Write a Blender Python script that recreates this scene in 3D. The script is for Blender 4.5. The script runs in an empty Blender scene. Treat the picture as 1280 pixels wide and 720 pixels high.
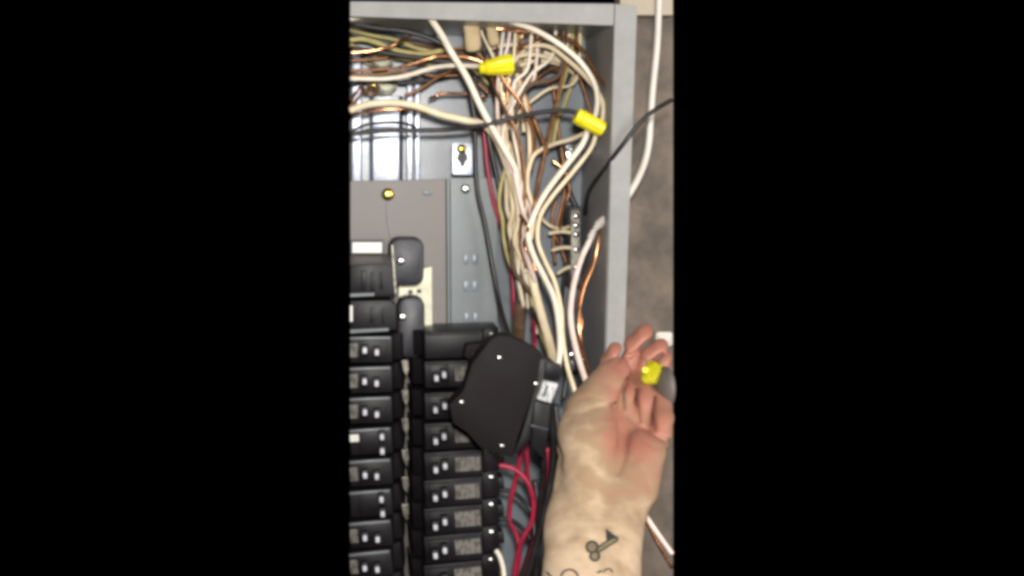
import bpy, bmesh, math, random
import numpy as np
from mathutils import Vector, Matrix, Quaternion
from mathutils.bvhtree import BVHTree

random.seed(7)
SC = bpy.context.scene
COL = SC.collection

# ------------------------------------------------------------------ camera, world, lamps, exposure
K = 0.00069                    # metres per photograph pixel on the plane of the panel's front rim
VX, VY = 440.0, 215.0          # the pixel straight ahead of the lens
XC, ZC = (VX - 640) * K, (360 - VY) * K


def P(px, py, y=0.0):
    """point of the place at depth y behind the panel's rim"""
    s = K * (1.0 + y)
    return Vector((XC + (px - VX) * s, y, ZC + (VY - py) * s))


cam_d = bpy.data.cameras.new('camera')
cam_d.sensor_width = 36.0
cam_d.lens = 36.0 / (1280 * K)
cam_d.shift_x = (640 - VX) / 1280
cam_d.shift_y = (VY - 360) / 1280
cam_d.clip_start, cam_d.clip_end = 0.01, 50
cam = bpy.data.objects.new('camera', cam_d)
cam.location = (XC, -1.0, ZC)
cam.rotation_euler = (math.radians(90), 0, 0)
COL.objects.link(cam)
SC.camera = cam

world = bpy.data.worlds.new('World')
SC.world = world
world.use_nodes = True
world.node_tree.nodes['Background'].inputs[0].default_value = (0, 0, 0, 1)
world.node_tree.nodes['Background'].inputs[1].default_value = 0.0


def lamp(name, loc, target, size, watts, color):
    d = bpy.data.lights.new(name, 'AREA')
    d.shape, d.size, d.energy, d.color = 'DISK', size, watts, color
    o = bpy.data.objects.new(name, d)
    o.location = loc
    o.rotation_euler = (Vector(target) - Vector(loc)).to_track_quat('-Z', 'Y').to_euler()
    COL.objects.link(o)


lamp('work_lamp', (XC + 0.02, -1.0, ZC + 0.085), (0.0, 0.05, -0.05), 0.06, 9.4, (1.0, 0.97, 0.93))
lamp('fill_lamp', (0.85, -1.25, 0.3), (0.0, 0.0, 0.0), 1.0, 17.0, (1.0, 0.98, 0.95))  # unseen soft fill, added to lift shadows and brighten the right side

SC.view_settings.view_transform = 'Standard'
SC.view_settings.look = 'None'
SC.view_settings.exposure = 0.0
SC.view_settings.gamma = 1.0
SC.cycles.filter_width = 3.8
SC.cycles.use_denoising = True


# ------------------------------------------------------------------ materials
def mat(name, c1, c2=None, rough=0.5, metal=0.0, scale=60.0, bump=0.0, bscale=None, spec=0.5, alpha=1.0,
        sss=0.0, trans=0.0, coat=0.0, rvar=0.12, emis=None):
    m = bpy.data.materials.new(name)
    m.use_nodes = True
    nt = m.node_tree
    b = nt.nodes['Principled BSDF']
    tc = nt.nodes.new('ShaderNodeTexCoord')
    n = nt.nodes.new('ShaderNodeTexNoise')
    n.inputs['Scale'].default_value = scale
    n.inputs['Detail'].default_value = 6
    n.inputs['Roughness'].default_value = 0.65
    nt.links.new(tc.outputs['Object'], n.inputs['Vector'])
    r = nt.nodes.new('ShaderNodeValToRGB')
    c2 = c2 or tuple(x * 0.75 for x in c1)
    r.color_ramp.elements[0].position, r.color_ramp.elements[1].position = 0.35, 0.68
    r.color_ramp.elements[0].color = (*c2, 1)
    r.color_ramp.elements[1].color = (*c1, 1)
    nt.links.new(n.outputs['Fac'], r.inputs['Fac'])
    nt.links.new(r.outputs['Color'], b.inputs['Base Color'])
    mr = nt.nodes.new('ShaderNodeMapRange')
    mr.inputs['To Min'].default_value = max(0.03, rough - rvar)
    mr.inputs['To Max'].default_value = min(1.0, rough + rvar)
    nt.links.new(n.outputs['Fac'], mr.inputs['Value'])
    nt.links.new(mr.outputs['Result'], b.inputs['Roughness'])
    b.inputs['Metallic'].default_value = metal
    b.inputs['Specular IOR Level'].default_value = spec
    b.inputs['Alpha'].default_value = alpha
    b.inputs['Transmission Weight'].default_value = trans
    b.inputs['Coat Weight'].default_value = coat
    if sss:
        b.inputs['Subsurface Weight'].default_value = sss
        b.inputs['Subsurface Radius'].default_value = (1.0, 0.4, 0.25)
        b.inputs['Subsurface Scale'].default_value = 0.003
    if bump:
        n2 = nt.nodes.new('ShaderNodeTexNoise')
        n2.inputs['Scale'].default_value = bscale or scale * 6
        n2.inputs['Detail'].default_value = 4
        nt.links.new(tc.outputs['Object'], n2.inputs['Vector'])
        bp = nt.nodes.new('ShaderNodeBump')
        bp.inputs['Strength'].default_value = bump
        bp.inputs['Distance'].default_value = 0.0008
        nt.links.new(n2.outputs['Fac'], bp.inputs['Height'])
        nt.links.new(bp.outputs['Normal'], b.inputs['Normal'])
    return m


def label_mat(name, base, ink):
    """paper label with faint illegible print"""
    m = mat(name, base, rough=0.6)
    nt = m.node_tree
    b = nt.nodes['Principled BSDF']
    tc = nt.nodes['Texture Coordinate']
    mp = nt.nodes.new('ShaderNodeMapping')
    mp.inputs['Scale'].default_value = (380, 100, 150)
    v = nt.nodes.new('ShaderNodeTexNoise')
    v.inputs['Scale'].default_value = 1.0
    v.inputs['Detail'].default_value = 2
    nt.links.new(tc.outputs['Object'], mp.inputs['Vector'])
    nt.links.new(mp.outputs['Vector'], v.inputs['Vector'])
    r = nt.nodes.new('ShaderNodeValToRGB')
    r.color_ramp.elements[0].position, r.color_ramp.elements[1].position = 0.42, 0.52
    r.color_ramp.elements[0].color = (*ink, 1)
    r.color_ramp.elements[1].color = (*base, 1)
    nt.links.new(v.outputs['Fac'], r.inputs['Fac'])
    nt.links.new(r.outputs['Color'], b.inputs['Base Color'])
    return m


M = {
    'paint': mat('grey_enamel', (0.37, 0.362, 0.345), (0.29, 0.285, 0.272), 0.6, scale=35, bump=0.12, bscale=900),
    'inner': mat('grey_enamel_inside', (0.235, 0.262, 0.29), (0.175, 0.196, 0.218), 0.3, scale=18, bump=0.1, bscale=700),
    'plate': mat('dull_plate', (0.195, 0.175, 0.162), (0.145, 0.13, 0.122), 0.5, metal=0.2, scale=14, bump=0.1),
    'rail': mat('rail_steel', (0.185, 0.205, 0.208), (0.15, 0.165, 0.168), 0.42, metal=0.2, scale=20, bump=0.1),
    'shiny': mat('galvanised', (0.74, 0.78, 0.88), (0.55, 0.58, 0.66), 0.46, metal=1.0, scale=40, bump=0.15, bscale=300),
    'steel': mat('screw_steel', (0.85, 0.85, 0.84), (0.55, 0.55, 0.55), 0.3, metal=1.0, scale=120),
    'brass': mat('brass', (0.85, 0.68, 0.18), (0.6, 0.42, 0.08), 0.28, metal=1.0, scale=200),
    'tanplate': mat('pale_bracket', (0.62, 0.60, 0.46), (0.45, 0.43, 0.32), 0.4, metal=0.35, scale=70),
    'black': mat('black_plastic', (0.012, 0.009, 0.011), (0.006, 0.005, 0.006), 0.46, scale=50, bump=0.15, bscale=900, spec=0.35),
    'module': mat('module_plastic', (0.013, 0.0085, 0.0085), (0.008, 0.006, 0.006), 0.7, scale=30, bump=0.35, bscale=500, spec=0.3),
    'rubber': mat('insulator_black', (0.035, 0.035, 0.045), (0.02, 0.02, 0.026), 0.45, scale=60, bump=0.2, bscale=500),
    'tip': mat('white_marking', (0.80, 0.80, 0.85), (0.55, 0.55, 0.6), 0.5, scale=250),
    'paper': label_mat('paper_label', (0.19, 0.172, 0.15), (0.075, 0.068, 0.06)),
    'white_label': label_mat('white_label', (0.80, 0.79, 0.77), (0.45, 0.45, 0.46)),
    'glow_label': mat('white_sticker', (0.88, 0.86, 0.78), (0.80, 0.78, 0.70), 0.5, scale=40),
    'white': mat('white_insulation', (0.96, 0.88, 0.74), (0.90, 0.77, 0.60), 0.38, scale=45),
    'cream': mat('cream_insulation', (0.95, 0.82, 0.58), (0.80, 0.64, 0.40), 0.4, scale=55),
    'olive': mat('yellowed_insulation', (0.62, 0.54, 0.22), (0.42, 0.34, 0.12), 0.42, scale=60),
    'pinkw': mat('pinkish_white_insulation', (0.93, 0.79, 0.72), (0.84, 0.62, 0.54), 0.36, scale=45),
    'wblack': mat('black_insulation', (0.030, 0.026, 0.026), (0.014, 0.012, 0.012), 0.38, scale=80),
    'brown': mat('brown_sheath_or_shade', (0.17, 0.10, 0.06), (0.07, 0.04, 0.025), 0.55, scale=70, bump=0.4, bscale=240),
    'red': mat('red_insulation', (0.55, 0.03, 0.075), (0.36, 0.015, 0.05), 0.36, scale=50),
    'copper': mat('copper', (0.93, 0.48, 0.25), (0.66, 0.28, 0.12), 0.2, metal=0.95, scale=120),
    'dcopper': mat('dull_copper', (0.42, 0.20, 0.09), (0.20, 0.09, 0.04), 0.42, metal=0.7, scale=120),
    'tan': mat('cable_jacket', (0.74, 0.60, 0.37), (0.50, 0.37, 0.19), 0.5, scale=60, bump=0.3, bscale=300),
    'yellow': mat('yellow_plastic', (0.92, 0.83, 0.02), (0.85, 0.72, 0.015), 0.35, scale=60, sss=0.05),
    'yclear': mat('clear_yellow_plastic', (0.85, 0.80, 0.04), (0.62, 0.56, 0.02), 0.12, scale=90, trans=0.45, coat=0.5, rvar=0.05),
    'ywhite': mat('white_pvc', (0.82, 0.76, 0.68), (0.74, 0.67, 0.58), 0.35, scale=30),
    'wall': mat('brown_wall', (0.26, 0.20, 0.155), (0.10, 0.080, 0.065), 0.75, scale=18, bump=0.5, bscale=90),
    'beam': mat('beige_board', (0.60, 0.52, 0.40), (0.50, 0.42, 0.31), 0.7, scale=14, bump=0.3, bscale=160),
    'greydisc': mat('grey_plastic', (0.14, 0.122, 0.105), (0.11, 0.096, 0.083), 0.55, scale=60),
    'tape': mat('white_tape', (0.80, 0.74, 0.68), (0.62, 0.55, 0.50), 0.45, scale=130, bump=0.5, bscale=300),
    'side': mat('dull_side_steel', (0.36, 0.365, 0.37), (0.25, 0.255, 0.26), 0.5, scale=16, bump=0.15, bscale=400),
    'stab': mat('dull_bus_metal', (0.40, 0.38, 0.31), (0.13, 0.12, 0.10), 0.4, metal=0.6, scale=160),
    'ink': mat('tattoo_ink', (0.045, 0.050, 0.040), (0.03, 0.033, 0.028), 0.6, scale=300, alpha=0.93),
    'inkfill': mat('tattoo_shade', (0.13, 0.13, 0.07), (0.09, 0.09, 0.05), 0.6, scale=300, alpha=0.42),
}

ROOTLOC = {}


def tag(o, label=None, cat=None, group=None, kind=None):
    for k, v in (('label', label), ('category', cat), ('group', group), ('kind', kind)):
        if v:
            o[k] = v
    return o


def thing(name, label, cat, loc, group=None):
    o = bpy.data.objects.new(name, None)
    o.empty_display_size = 0.01
    COL.objects.link(o)
    o.location = loc
    ROOTLOC[o.name] = Vector(loc)
    return tag(o, label, cat, group)


def obj(name, bm, material, parent=None, smooth=False, loc=None):
    """link a bmesh (world coordinates) as one mesh object; origin = its thing's base"""
    off = ROOTLOC[parent.name] if parent is not None else Vector(loc or (0, 0, 0))
    bmesh.ops.recalc_face_normals(bm, faces=bm.faces[:])
    bmesh.ops.translate(bm, verts=bm.verts[:], vec=-off)
    me = bpy.data.meshes.new(name)
    bm.to_mesh(me)
    bm.free()
    if smooth:
        me.polygons.foreach_set('use_smooth', [True] * len(me.polygons))
        if smooth == 'auto':
            me.set_sharp_from_angle(angle=math.radians(38))
    me.materials.append(M[material] if isinstance(material, str) else material)
    o = bpy.data.objects.new(name, me)
    COL.objects.link(o)
    ROOTLOC[o.name] = off
    if parent is not None:
        o.parent = parent
    else:
        o.location = off
    # parts sit at their root's origin, sub-parts at their part's origin: no own offset
    return o


def bm_prism(pts, vec, bevel=0.0, segs=2):
    bm = bmesh.new()
    f = bm.faces.new([bm.verts.new(p) for p in pts])
    r = bmesh.ops.extrude_face_region(bm, geom=[f])
    bmesh.ops.translate(bm, verts=[v for v in r['geom'] if isinstance(v, bmesh.types.BMVert)], vec=vec)
    if bevel:
        bmesh.ops.bevel(bm, geom=bm.edges[:], offset=bevel, segments=segs, affect='EDGES', profile=0.5)
    return bm


def panel(px_pts, y0, y1, bevel=0.0006):
    """slab: outline given on its front face, thickness along y"""
    return bm_prism([P(a, b, y0) for a, b in px_pts], Vector((0, y1 - y0, 0)), bevel)


def rect(x0, y0, x1, y1):
    return [(x0, y0), (x1, y0), (x1, y1), (x0, y1)]


def rrect(x0, y0, x1, y1, r, n=5):
    out = []
    for cx, cy, a in ((x1 - r, y0 + r, -90), (x1 - r, y1 - r, 0), (x0 + r, y1 - r, 90), (x0 + r, y0 + r, 180)):
        for i in range(n + 1):
            t = math.radians(a + 90 * i / n)
            out.append((cx + r * math.cos(t), cy + r * math.sin(t)))
    return out


def rotz_bm(bm, pivot, ang):
    bmesh.ops.rotate(bm, verts=bm.verts[:], cent=pivot, matrix=Matrix.Rotation(ang, 3, 'Y'))
    return bm


def bm_lathe(profile, base, axis, n=20, ribs=0, ribamp=0.0, rib_from=None):
    """profile = [(distance along axis, radius)]"""
    bm = bmesh.new()
    ax = Vector(axis).normalized()
    u = ax.orthogonal().normalized()
    v = ax.cross(u)
    rings = []
    for j, (h, r) in enumerate(profile):
        ring = []
        for i in range(n):
            t = 2 * math.pi * i / n
            rr = r
            if ribs and (rib_from is None or j in rib_from):
                rr = r * (1 + ribamp * math.cos(ribs * t))
            ring.append(bm.verts.new(Vector(base) + ax * h + (u * math.cos(t) + v * math.sin(t)) * rr))
        rings.append(ring)
    for a, b in zip(rings, rings[1:]):
        for i in range(n):
            bm.faces.new((a[i], a[(i + 1) % n], b[(i + 1) % n], b[i]))
    bm.faces.new(rings[0])
    bm.faces.new(rings[-1])
    return bm


def screw_bm(px, py, y, rpx, depth=0.002, toward=Vector((0, -1, 0))):
    """pan-head screw with a cross slot, standing proud towards the viewer side of its face"""
    r = rpx * K * (1 + y)
    b = P(px, py, y)
    bm = bm_lathe([(0, r), (depth * 0.4, r), (depth * 0.8, r * 0.85), (depth, r * 0.55)], b, toward, 16)
    return bm


def catmull(pts, per=7):
    out = []
    n = len(pts)
    for i in range(n - 1):
        p0, p1, p2, p3 = pts[max(i - 1, 0)], pts[i], pts[i + 1], pts[min(i + 2, n - 1)]
        for j in range(per):
            t = j / per
            out.append(0.5 * ((2 * p1) + (p2 - p0) * t + (2 * p0 - 5 * p1 + 4 * p2 - p3) * t * t
                              + (3 * p1 - p0 - 3 * p2 + p3) * t ** 3))
    out.append(pts[-1])
    return out


def bm_tube(pts, rad, seg=10, flat=1.0, wob=0.0, per=7):
    """rad may be a number or a list, one per resampled point fraction"""
    path = catmull([Vector(p) for p in pts], per)
    bm = bmesh.new()
    rings = []
    t_prev = (path[1] - path[0]).normalized()
    up = t_prev.orthogonal().normalized()
    if flat != 1.0:
        up = t_prev.cross(Vector((0, 1, 0))).normalized()
    for i, p in enumerate(path):
        t = (path[min(i + 1, len(path) - 1)] - path[max(i - 1, 0)])
        t = t.normalized() if t.length > 1e-9 else t_prev
        up = (t_prev.rotation_difference(t) @ up)
        up = (up - t * up.dot(t)).normalized()
        t_prev = t
        side = t.cross(up)
        f = i / (len(path) - 1)
        r = rad if not isinstance(rad, (list, tuple)) else np.interp(f, np.linspace(0, 1, len(rad)), rad)
        r *= 1 + wob * math.sin(i * 1.7 + f * 9)
        rings.append([bm.verts.new(p + (up * math.cos(a) + side * math.sin(a) * flat) * r)
                      for a in (2 * math.pi * k / seg for k in range(seg))])
    for a, b in zip(rings, rings[1:]):
        for i in range(seg):
            bm.faces.new((a[i], a[(i + 1) % seg], b[(i + 1) % seg], b[i]))
    bm.faces.new(rings[0])
    bm.faces.new(rings[-1])
    return bm


def wire(label, group, material, rpx, pts, name='wire', cat='wire', flat=1.0, wob=0.02, strip=None):
    """strip: length in points of bared copper at the end, as a part"""
    ps = [P(*p) for p in pts]
    y = sum(p[2] for p in pts) / len(pts)
    r = 0.92 * rpx * K * (1 + y)
    o = obj(name, bm_tube(ps, r, flat=flat, wob=wob), material, None, True, loc=ps[0])
    tag(o, label, cat, group)
    return o


# ------------------------------------------------------------------ the setting
tag(obj('wall', panel([(770, 12), (841.3, 12), (841.3, 745), (720, 745)], 0.15, 0.17, 0), 'wall'), kind='structure')
tag(obj('beam', panel([(775, -12), (841.3, -12), (841.3, 19), (775, 19)], 0.125, 0.149, 0.001), 'beam'), kind='structure')

# ------------------------------------------------------------------ the enclosure
BOX = thing('electrical_panel_box', 'open grey metal breaker panel box with painted front rim', 'panel box', P(600, 720, 0.12))
XL = 437.6
YB = 0.125
# inside corner line (rim front) and back corner: straight back from the rim's inner edge
obj('top_rim', panel([(XL, 1.5), (768, 4.5), (767.3, 32), (XL, 20.5)], 0.0, 0.0022), 'paint', BOX)
obj('side_rim', panel([(768.8, 4.5), (796.5, 8), (780, 440), (769, 745), (746, 745), (757.5, 440), (767.8, 40)], -0.0008, 0.0022), 'paint', BOX)
# lips folded back along the rim's outer edge
lip = bm_prism([P(796.6, 8.2, 0.0024), P(780.1, 440, 0.0024), P(769.1, 744, 0.0024), P(767.6, 744, 0.0024), P(778.6, 440, 0.0024), P(795.1, 8.2, 0.0024)], Vector((0, 0.014, 0)))
obj('rim_lip', lip, 'paint', BOX)


def quad_slab(a, b, c, d, thick, bevel=0.0):
    nrm = (b - a).cross(c - b).normalized() * thick
    return bm_prism([a, b, c, d], nrm, bevel)


a0, a1 = P(767, 30, 0.0024), P(744, 850, 0.0024)
dv = Vector((0, YB - 0.0034, 0))
obj('side_wall', bm_prism([a0, a1, a1 + dv, a0 + dv], Vector((0.0016, 0, 0))), 'side', BOX)
b0, b1 = P(XL, 20, 0.0024), P(767, 30.5, 0.0024)
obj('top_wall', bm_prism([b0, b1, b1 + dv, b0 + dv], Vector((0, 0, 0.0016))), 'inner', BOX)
c0 = b0 + Vector((0, 0, 0.003)) + dv
xr = a0.x + 0.003
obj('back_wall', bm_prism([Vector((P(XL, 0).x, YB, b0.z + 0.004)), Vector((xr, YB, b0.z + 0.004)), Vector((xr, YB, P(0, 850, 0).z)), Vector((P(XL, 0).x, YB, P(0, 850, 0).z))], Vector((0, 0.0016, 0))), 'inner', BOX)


# raised galvanised channels on the back wall, upper part of the box
def channel(x0, x1, y0, y1, yb=YB - 0.001, h=0.012, lean=0):
    w = (x1 - x0)
    bm = bm_prism([P(x0, y0, yb), P(x0 + w * .12, y0, yb - h), P(x1 - w * .12, y0, yb - h), P(x1, y0, yb)],
                  P(x0 + lean, y1, yb) - P(x0, y0, yb), 0.0008)
    return bm


obj('mounting_channel', channel(XL + .4, 453, 62, 232), 'shiny', BOX, 'auto')
obj('mounting_channel', channel(461, 504, 120, 232, h=0.008), 'shiny', BOX, 'auto')
obj('mounting_channel', channel(507.5, 516.6, 100, 232, h=0.016), 'shiny', BOX, 'auto')
obj('mounting_channel', channel(517.8, 525.5, 100, 232, h=0.016), 'shiny', BOX, 'auto')
# pressed rib seen as a shelf across the top of the back wall
obj('pressed_rib', panel(rrect(470, 62, 560, 72, 4), YB - 0.004, YB - 0.0005, 0.0012), 'inner', BOX, 'auto')

# keyhole tab with a brass screw, on the back wall
tab = obj('keyhole_tab', panel(rrect(565, 178, 591, 219, 3), 0.088, 0.091), 'shiny', BOX, 'auto')
obj('keyhole', panel([(578 + 7 * math.cos(t) * (1 if math.sin(t) < .3 else .6), 199 + 10 * math.sin(t)) for t in np.linspace(0, 2 * math.pi, 17)[:-1]], 0.0872, 0.0878, 0), 'rubber', tab)
obj('screw', screw_bm(577, 186, 0.0875, 6, 0.004), 'brass', tab, 'auto')
stand = obj('tab_post', panel(rect(570, 183, 586, 215), 0.0912, YB - 0.0005, 0), 'rail', BOX)

# interior mounting plate and wiring rail
plate = obj('interior_plate', panel([(XL, 226), (557.5, 224), (560.5, 745), (XL, 745)], 0.072, 0.075, 0.0005), 'plate', BOX)
obj('screw', screw_bm(485, 243, 0.0718, 8, 0.004), 'brass', plate, 'auto')
obj('dimple', panel(rrect(528, 238, 541, 244, 3), 0.0712, 0.0717, 0.0002), 'rail', plate, 'auto')
obj('stiffener', bm_tube([P(484, 252, .0715), P(485, 275, .0715), P(490, 300, .0715)], 0.0009, 6), 'side', plate, True)
obj('plate_lip', panel([(558.4, 224), (561.8, 224), (564.8, 745), (561.4, 745)], 0.070, 0.090, 0.0005), 'rail', BOX)
rail = obj('wiring_rail', panel([(562.6, 222), (622, 222), (622, 745), (565.5, 745)], 0.080, 0.083, 0.0005), 'rail', BOX)
obj('screw', screw_bm(582, 236, 0.0798, 6, 0.003), 'steel', rail, 'auto')
for sx, sy in ((583, 324), (594, 324), (583, 358), (594, 358), (584, 398), (595, 398)):
    obj('slot', panel(rrect(sx - 3.4, sy - 7, sx + 3.4, sy + 7, 3), 0.0788, 0.0797, 0.0003), 'inner', rail, 'auto')

# bus bracket with its two rounded black insulators
BUS = thing('bus_bracket', 'pale metal bus bracket holding two rounded black insulators', 'bracket', P(525, 440, 0.07))
obj('bracket_plate', panel([(498, 352), (514, 352), (530, 335), (540, 333), (541, 446), (500, 446)], 0.060, 0.068, 0.0006), 'tanplate', BUS)
for hx, hy in ((513, 365), (524, 364)):
    obj('hole', panel([(hx + 3.2 * math.cos(t), hy + 2.8 * math.sin(t)) for t in np.linspace(0, 2 * math.pi, 11)[:-1]], 0.0590, 0.0597, 0), 'rubber', BUS)
for (x0, y0, x1, y1, r) in ((486, 297, 530, 357, 13), (497, 371, 531, 448, 13)):
    ins = obj('insulator', panel(rrect(x0, y0, x1, y1, r), 0.034, 0.0585, 0.003), 'rubber', BUS, 'auto')
    obj('lug_screw', screw_bm((x0 + x1) / 2 - 7 if y0 < 350 else 503, (y0 + y1) / 2 - 1 if y0 < 350 else 396, 0.0335, 5.2, 0.003), 'steel', ins, 'auto')
obj('stab_strap', panel([(489, 306), (491.5, 306), (496, 366), (493, 368)], 0.026, 0.030, 0.0003), 'stab', BUS)
obj('foot', panel(rect(503, 360, 536, 440), 0.0682, 0.0716, 0), 'tanplate', BUS)


# ------------------------------------------------------------------ breakers
rb = random.Random(21)


def breaker(side, py, ang, label, group, kind='on'):
    ang = math.radians(ang + rb.uniform(-.45, .45))
    j = lambda q=.7: rb.uniform(-q, q)
    yF = 0.012 + rb.uniform(-.0008, .0008)
    hh = 16.6 * K * (1 + yF)
    if side == 'R':
        prof = [(513, .060), (517, .034), (529, .030), (531, yF), (603, yF), (606, .024), (616, .026), (627, .030), (628, .0705), (513, .0705)]
        piv = P(514, py, yF)
    else:
        prof = [(XL, yF), (490, yF), (493, .026), (503, .030), (507, .036), (509, .060), (509, .0705), (XL, .0705)]
        piv = P(510, py, yF)
    root = thing('circuit_breaker', label, 'breaker', P(570 if side == 'R' else 470, py, .0705), group)
    X = lambda px: P(px, 0, yF).x
    zc = P(0, py, yF).z
    if side == 'L':
        zc = P(0, py - 0, yF).z
    pts = [Vector((X(a), b, zc - hh)) for a, b in prof]
    bm = bm_prism(pts, Vector((0, 0, 2 * hh)), 0.0011, 2)
    piv = Vector((X(545 if side == 'R' else 460), yF, zc))
    body = obj('body', rotz_bm(bm, piv, -ang), 'black', root, 'auto')

    def box(x0, x1, dz0, dz1, y0, y1, bev=0.0004):
        s = K * (1 + yF)
        q = [Vector((X(x0), y0, zc + dz0 * s)), Vector((X(x1), y0, zc + dz0 * s)), Vector((X(x1), y0, zc + dz1 * s)), Vector((X(x0), y0, zc + dz1 * s))]
        return rotz_bm(bm_prism(q, Vector((0, y1 - y0, 0)), bev), piv, -ang)

    hx = ((543.5, -1.5), (554.5, 3.0)) if side == 'R' else ((455.5, 1.5), (471, -1.5))
    if kind == 'tripped':
        hx = ((477, 8.5), (477.5, -9.0))
    if kind != 'blank':
        obj('handle_guard', box(537 if side == 'R' else 449, 561 if side == 'R' else 484, -12.5, 12.5, yF - .0016, yF - .0002), 'black', root, 'auto')
        for cx, dz in hx:
            cx, dz = cx + j(), dz + j()
            h = obj('handle', box(cx - 4.2, cx + 4.2, dz - 6.5, dz + 6.5, yF - .011, yF - .0017, .0009), 'black', root, 'auto')
            obj('handle_tip', box(cx - 2.7, cx + 2.7, dz - 3.6, dz + 3.8, yF - .0135, yF - .0112, .0009), 'tip', h, 'auto')
    if side == 'R' and kind != 'blank':
        obj('rating_label', box(568.5 + j(), 600.5 + j(1.5), -8.6 + j(), 9.2 + j(), yF - .0009, yF - .0002, 0.0001), 'paper', root)
    if side == 'L' and kind in ('on',):
        obj('rating_label', box(XL + .1, 447.5, -9, 8, yF - .0009, yF - .0002, 0.0001), 'paper', root)
    if side == 'L' and kind == 'tripped':
        obj('rating_label', box(XL + .1, 452, 1, 10, yF - .0009, yF - .0002, 0.0001), 'glow_label', root)
    if side == 'R':
        s = bm_lathe([(0, .0024), (.001, .0024), (.0016, .0016)], Vector((X(617), .0262, zc + 9 * K)), (0, -1, 0), 12)
        obj('terminal_screw', rotz_bm(s, piv, -ang), 'steel', root, 'auto')
        obj('terminal_lug', box(619, 634, -9, 6, .031, .052, .001), 'black', root, 'auto')
    # ridge along the upper edge; the left column's grey paints the sheen there
    obj('ridge_or_sheen', box(XL + .1 if side == 'L' else 533, 488 if side == 'L' else 601, 12.6 if side == 'L' else 13.4, 16.2 if side == 'L' else 15.8, yF - .0022, yF - .0002, .0007), 'rail' if side == 'L' else 'black', root, 'auto')
    return root


orders = ['first', 'second', 'third', 'fourth', 'fifth', 'sixth', 'seventh', 'eighth', 'ninth', 'tenth']
GL, GR = 'breakers in the column under the main breaker', 'labelled breakers in the column beside the wire gutter'
rowsL = [(437, 1.0, 'on'), (475, 1.6, 'on'), (513, 2.2, 'on'), (552, 3.0, 'tripped'), (591, 3.6, 'on'), (629.5, 4.2, 'tripped2'), (668, 4.8, 'on'), (706, 5.2, 'on'), (744, 5.5, 'on')]
for i, (py, an, kd) in enumerate(rowsL):
    if kd == 'tripped2':
        r = breaker('L', py, an, 'black breaker with upright handles, %s down from the main breaker, no label' % orders[i], GL, 'tripped')
        for c in list(r.children):
            if c.name.startswith('rating_label'):
                bpy.data.objects.remove(c)
    elif kd == 'tripped':
        breaker('L', py, an, 'black breaker with upright handles and short white label, %s below the main breaker' % orders[i], GL, kd)
    else:
        breaker('L', py, an, 'black breaker with side by side handles, %s below the main breaker' % orders[i], GL, kd)
rowsR = [(432, 1.8, 'blank'), (468.5, 2.2, 'on'), (508, 2.6, 'on'), (546, 3.0, 'on'), (582.5, 3.6, 'on'), (617, 4.2, 'on'), (652, 4.8, 'on'), (687, 5.2, 'on'), (723, 5.5, 'on')]
for i, (py, an, kd) in enumerate(rowsR):
    if kd == 'blank':
        breaker('R', py, an, 'plain black filler block above the labelled breakers beside the wire gutter', GR, kd)
    else:
        breaker('R', py, an, 'black breaker with tan label, %s below the plain filler block' % orders[i - 1], GR, kd)

# bus stabs showing between the two columns
for i, py in enumerate((460, 497, 533, 572, 606, 640)):
    q = obj('bus_stab', panel([(502, py - 9), (510, py - 10), (511, py + 2), (508, py + 11), (504, py + 3)], 0.024, 0.0285, 0.0005), 'stab', BUS)

# main breaker
MB = thing('main_breaker', 'wide black main breaker with grey top and white sticker', 'breaker', P(465, 410, .07))
obj('body', panel([(XL, 331), (489, 329), (494, 366), (490, 372), (XL, 372)], 0.016, 0.0705, 0.0012), 'black', MB, 'auto')
obj('lower_body', panel([(XL, 376), (488, 375), (496, 382), (496, 413), (XL, 413)], 0.014, 0.0705, 0.0012), 'black', MB, 'auto')
obj('top_cover', bm_prism([P(XL, 317, .040), P(492, 317, .040), P(489, 328.4, .0145), P(XL, 330.4, .0145)], Vector((0, .004, -.0022)), 0.0005), 'plate', MB)
st = obj('sticker_plate', panel(rect(XL + .5, 300, 479, 317.5), 0.036, 0.039, 0.0004), 'rubber', MB)
obj('sticker', panel(rect(440.5, 303, 477.5, 316), 0.0352, 0.0359, 0.0001), 'glow_label', st)
for x0, x1, y0, y1 in ((452, 458, 338, 362), (464, 468, 340, 365), (476, 479, 340, 362), (463, 468, 384, 404), (478, 481, 384, 405)):
    obj('moulded_rib', panel(rect(x0, y0, x1, y1), 0.0125, 0.0158 if y0 < 370 else .0138, 0.0006), 'black', MB, 'auto')
obj('sheen_strip', panel([(XL, 367), (468, 366), (468, 370), (XL, 371.5)], 0.0142, 0.0158, 0.0005), 'rail', MB)  # grey strips put in as painted sheen on the black edges
obj('sheen_strip', panel([(XL, 412), (486, 410), (486, 414), (XL, 417)], 0.0118, 0.0138, 0.0005), 'rail', MB)
obj('side_label', panel(rect(XL, 382, 440.8, 402), 0.0130, 0.0138, 0.0001), 'glow_label', MB)

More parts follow.
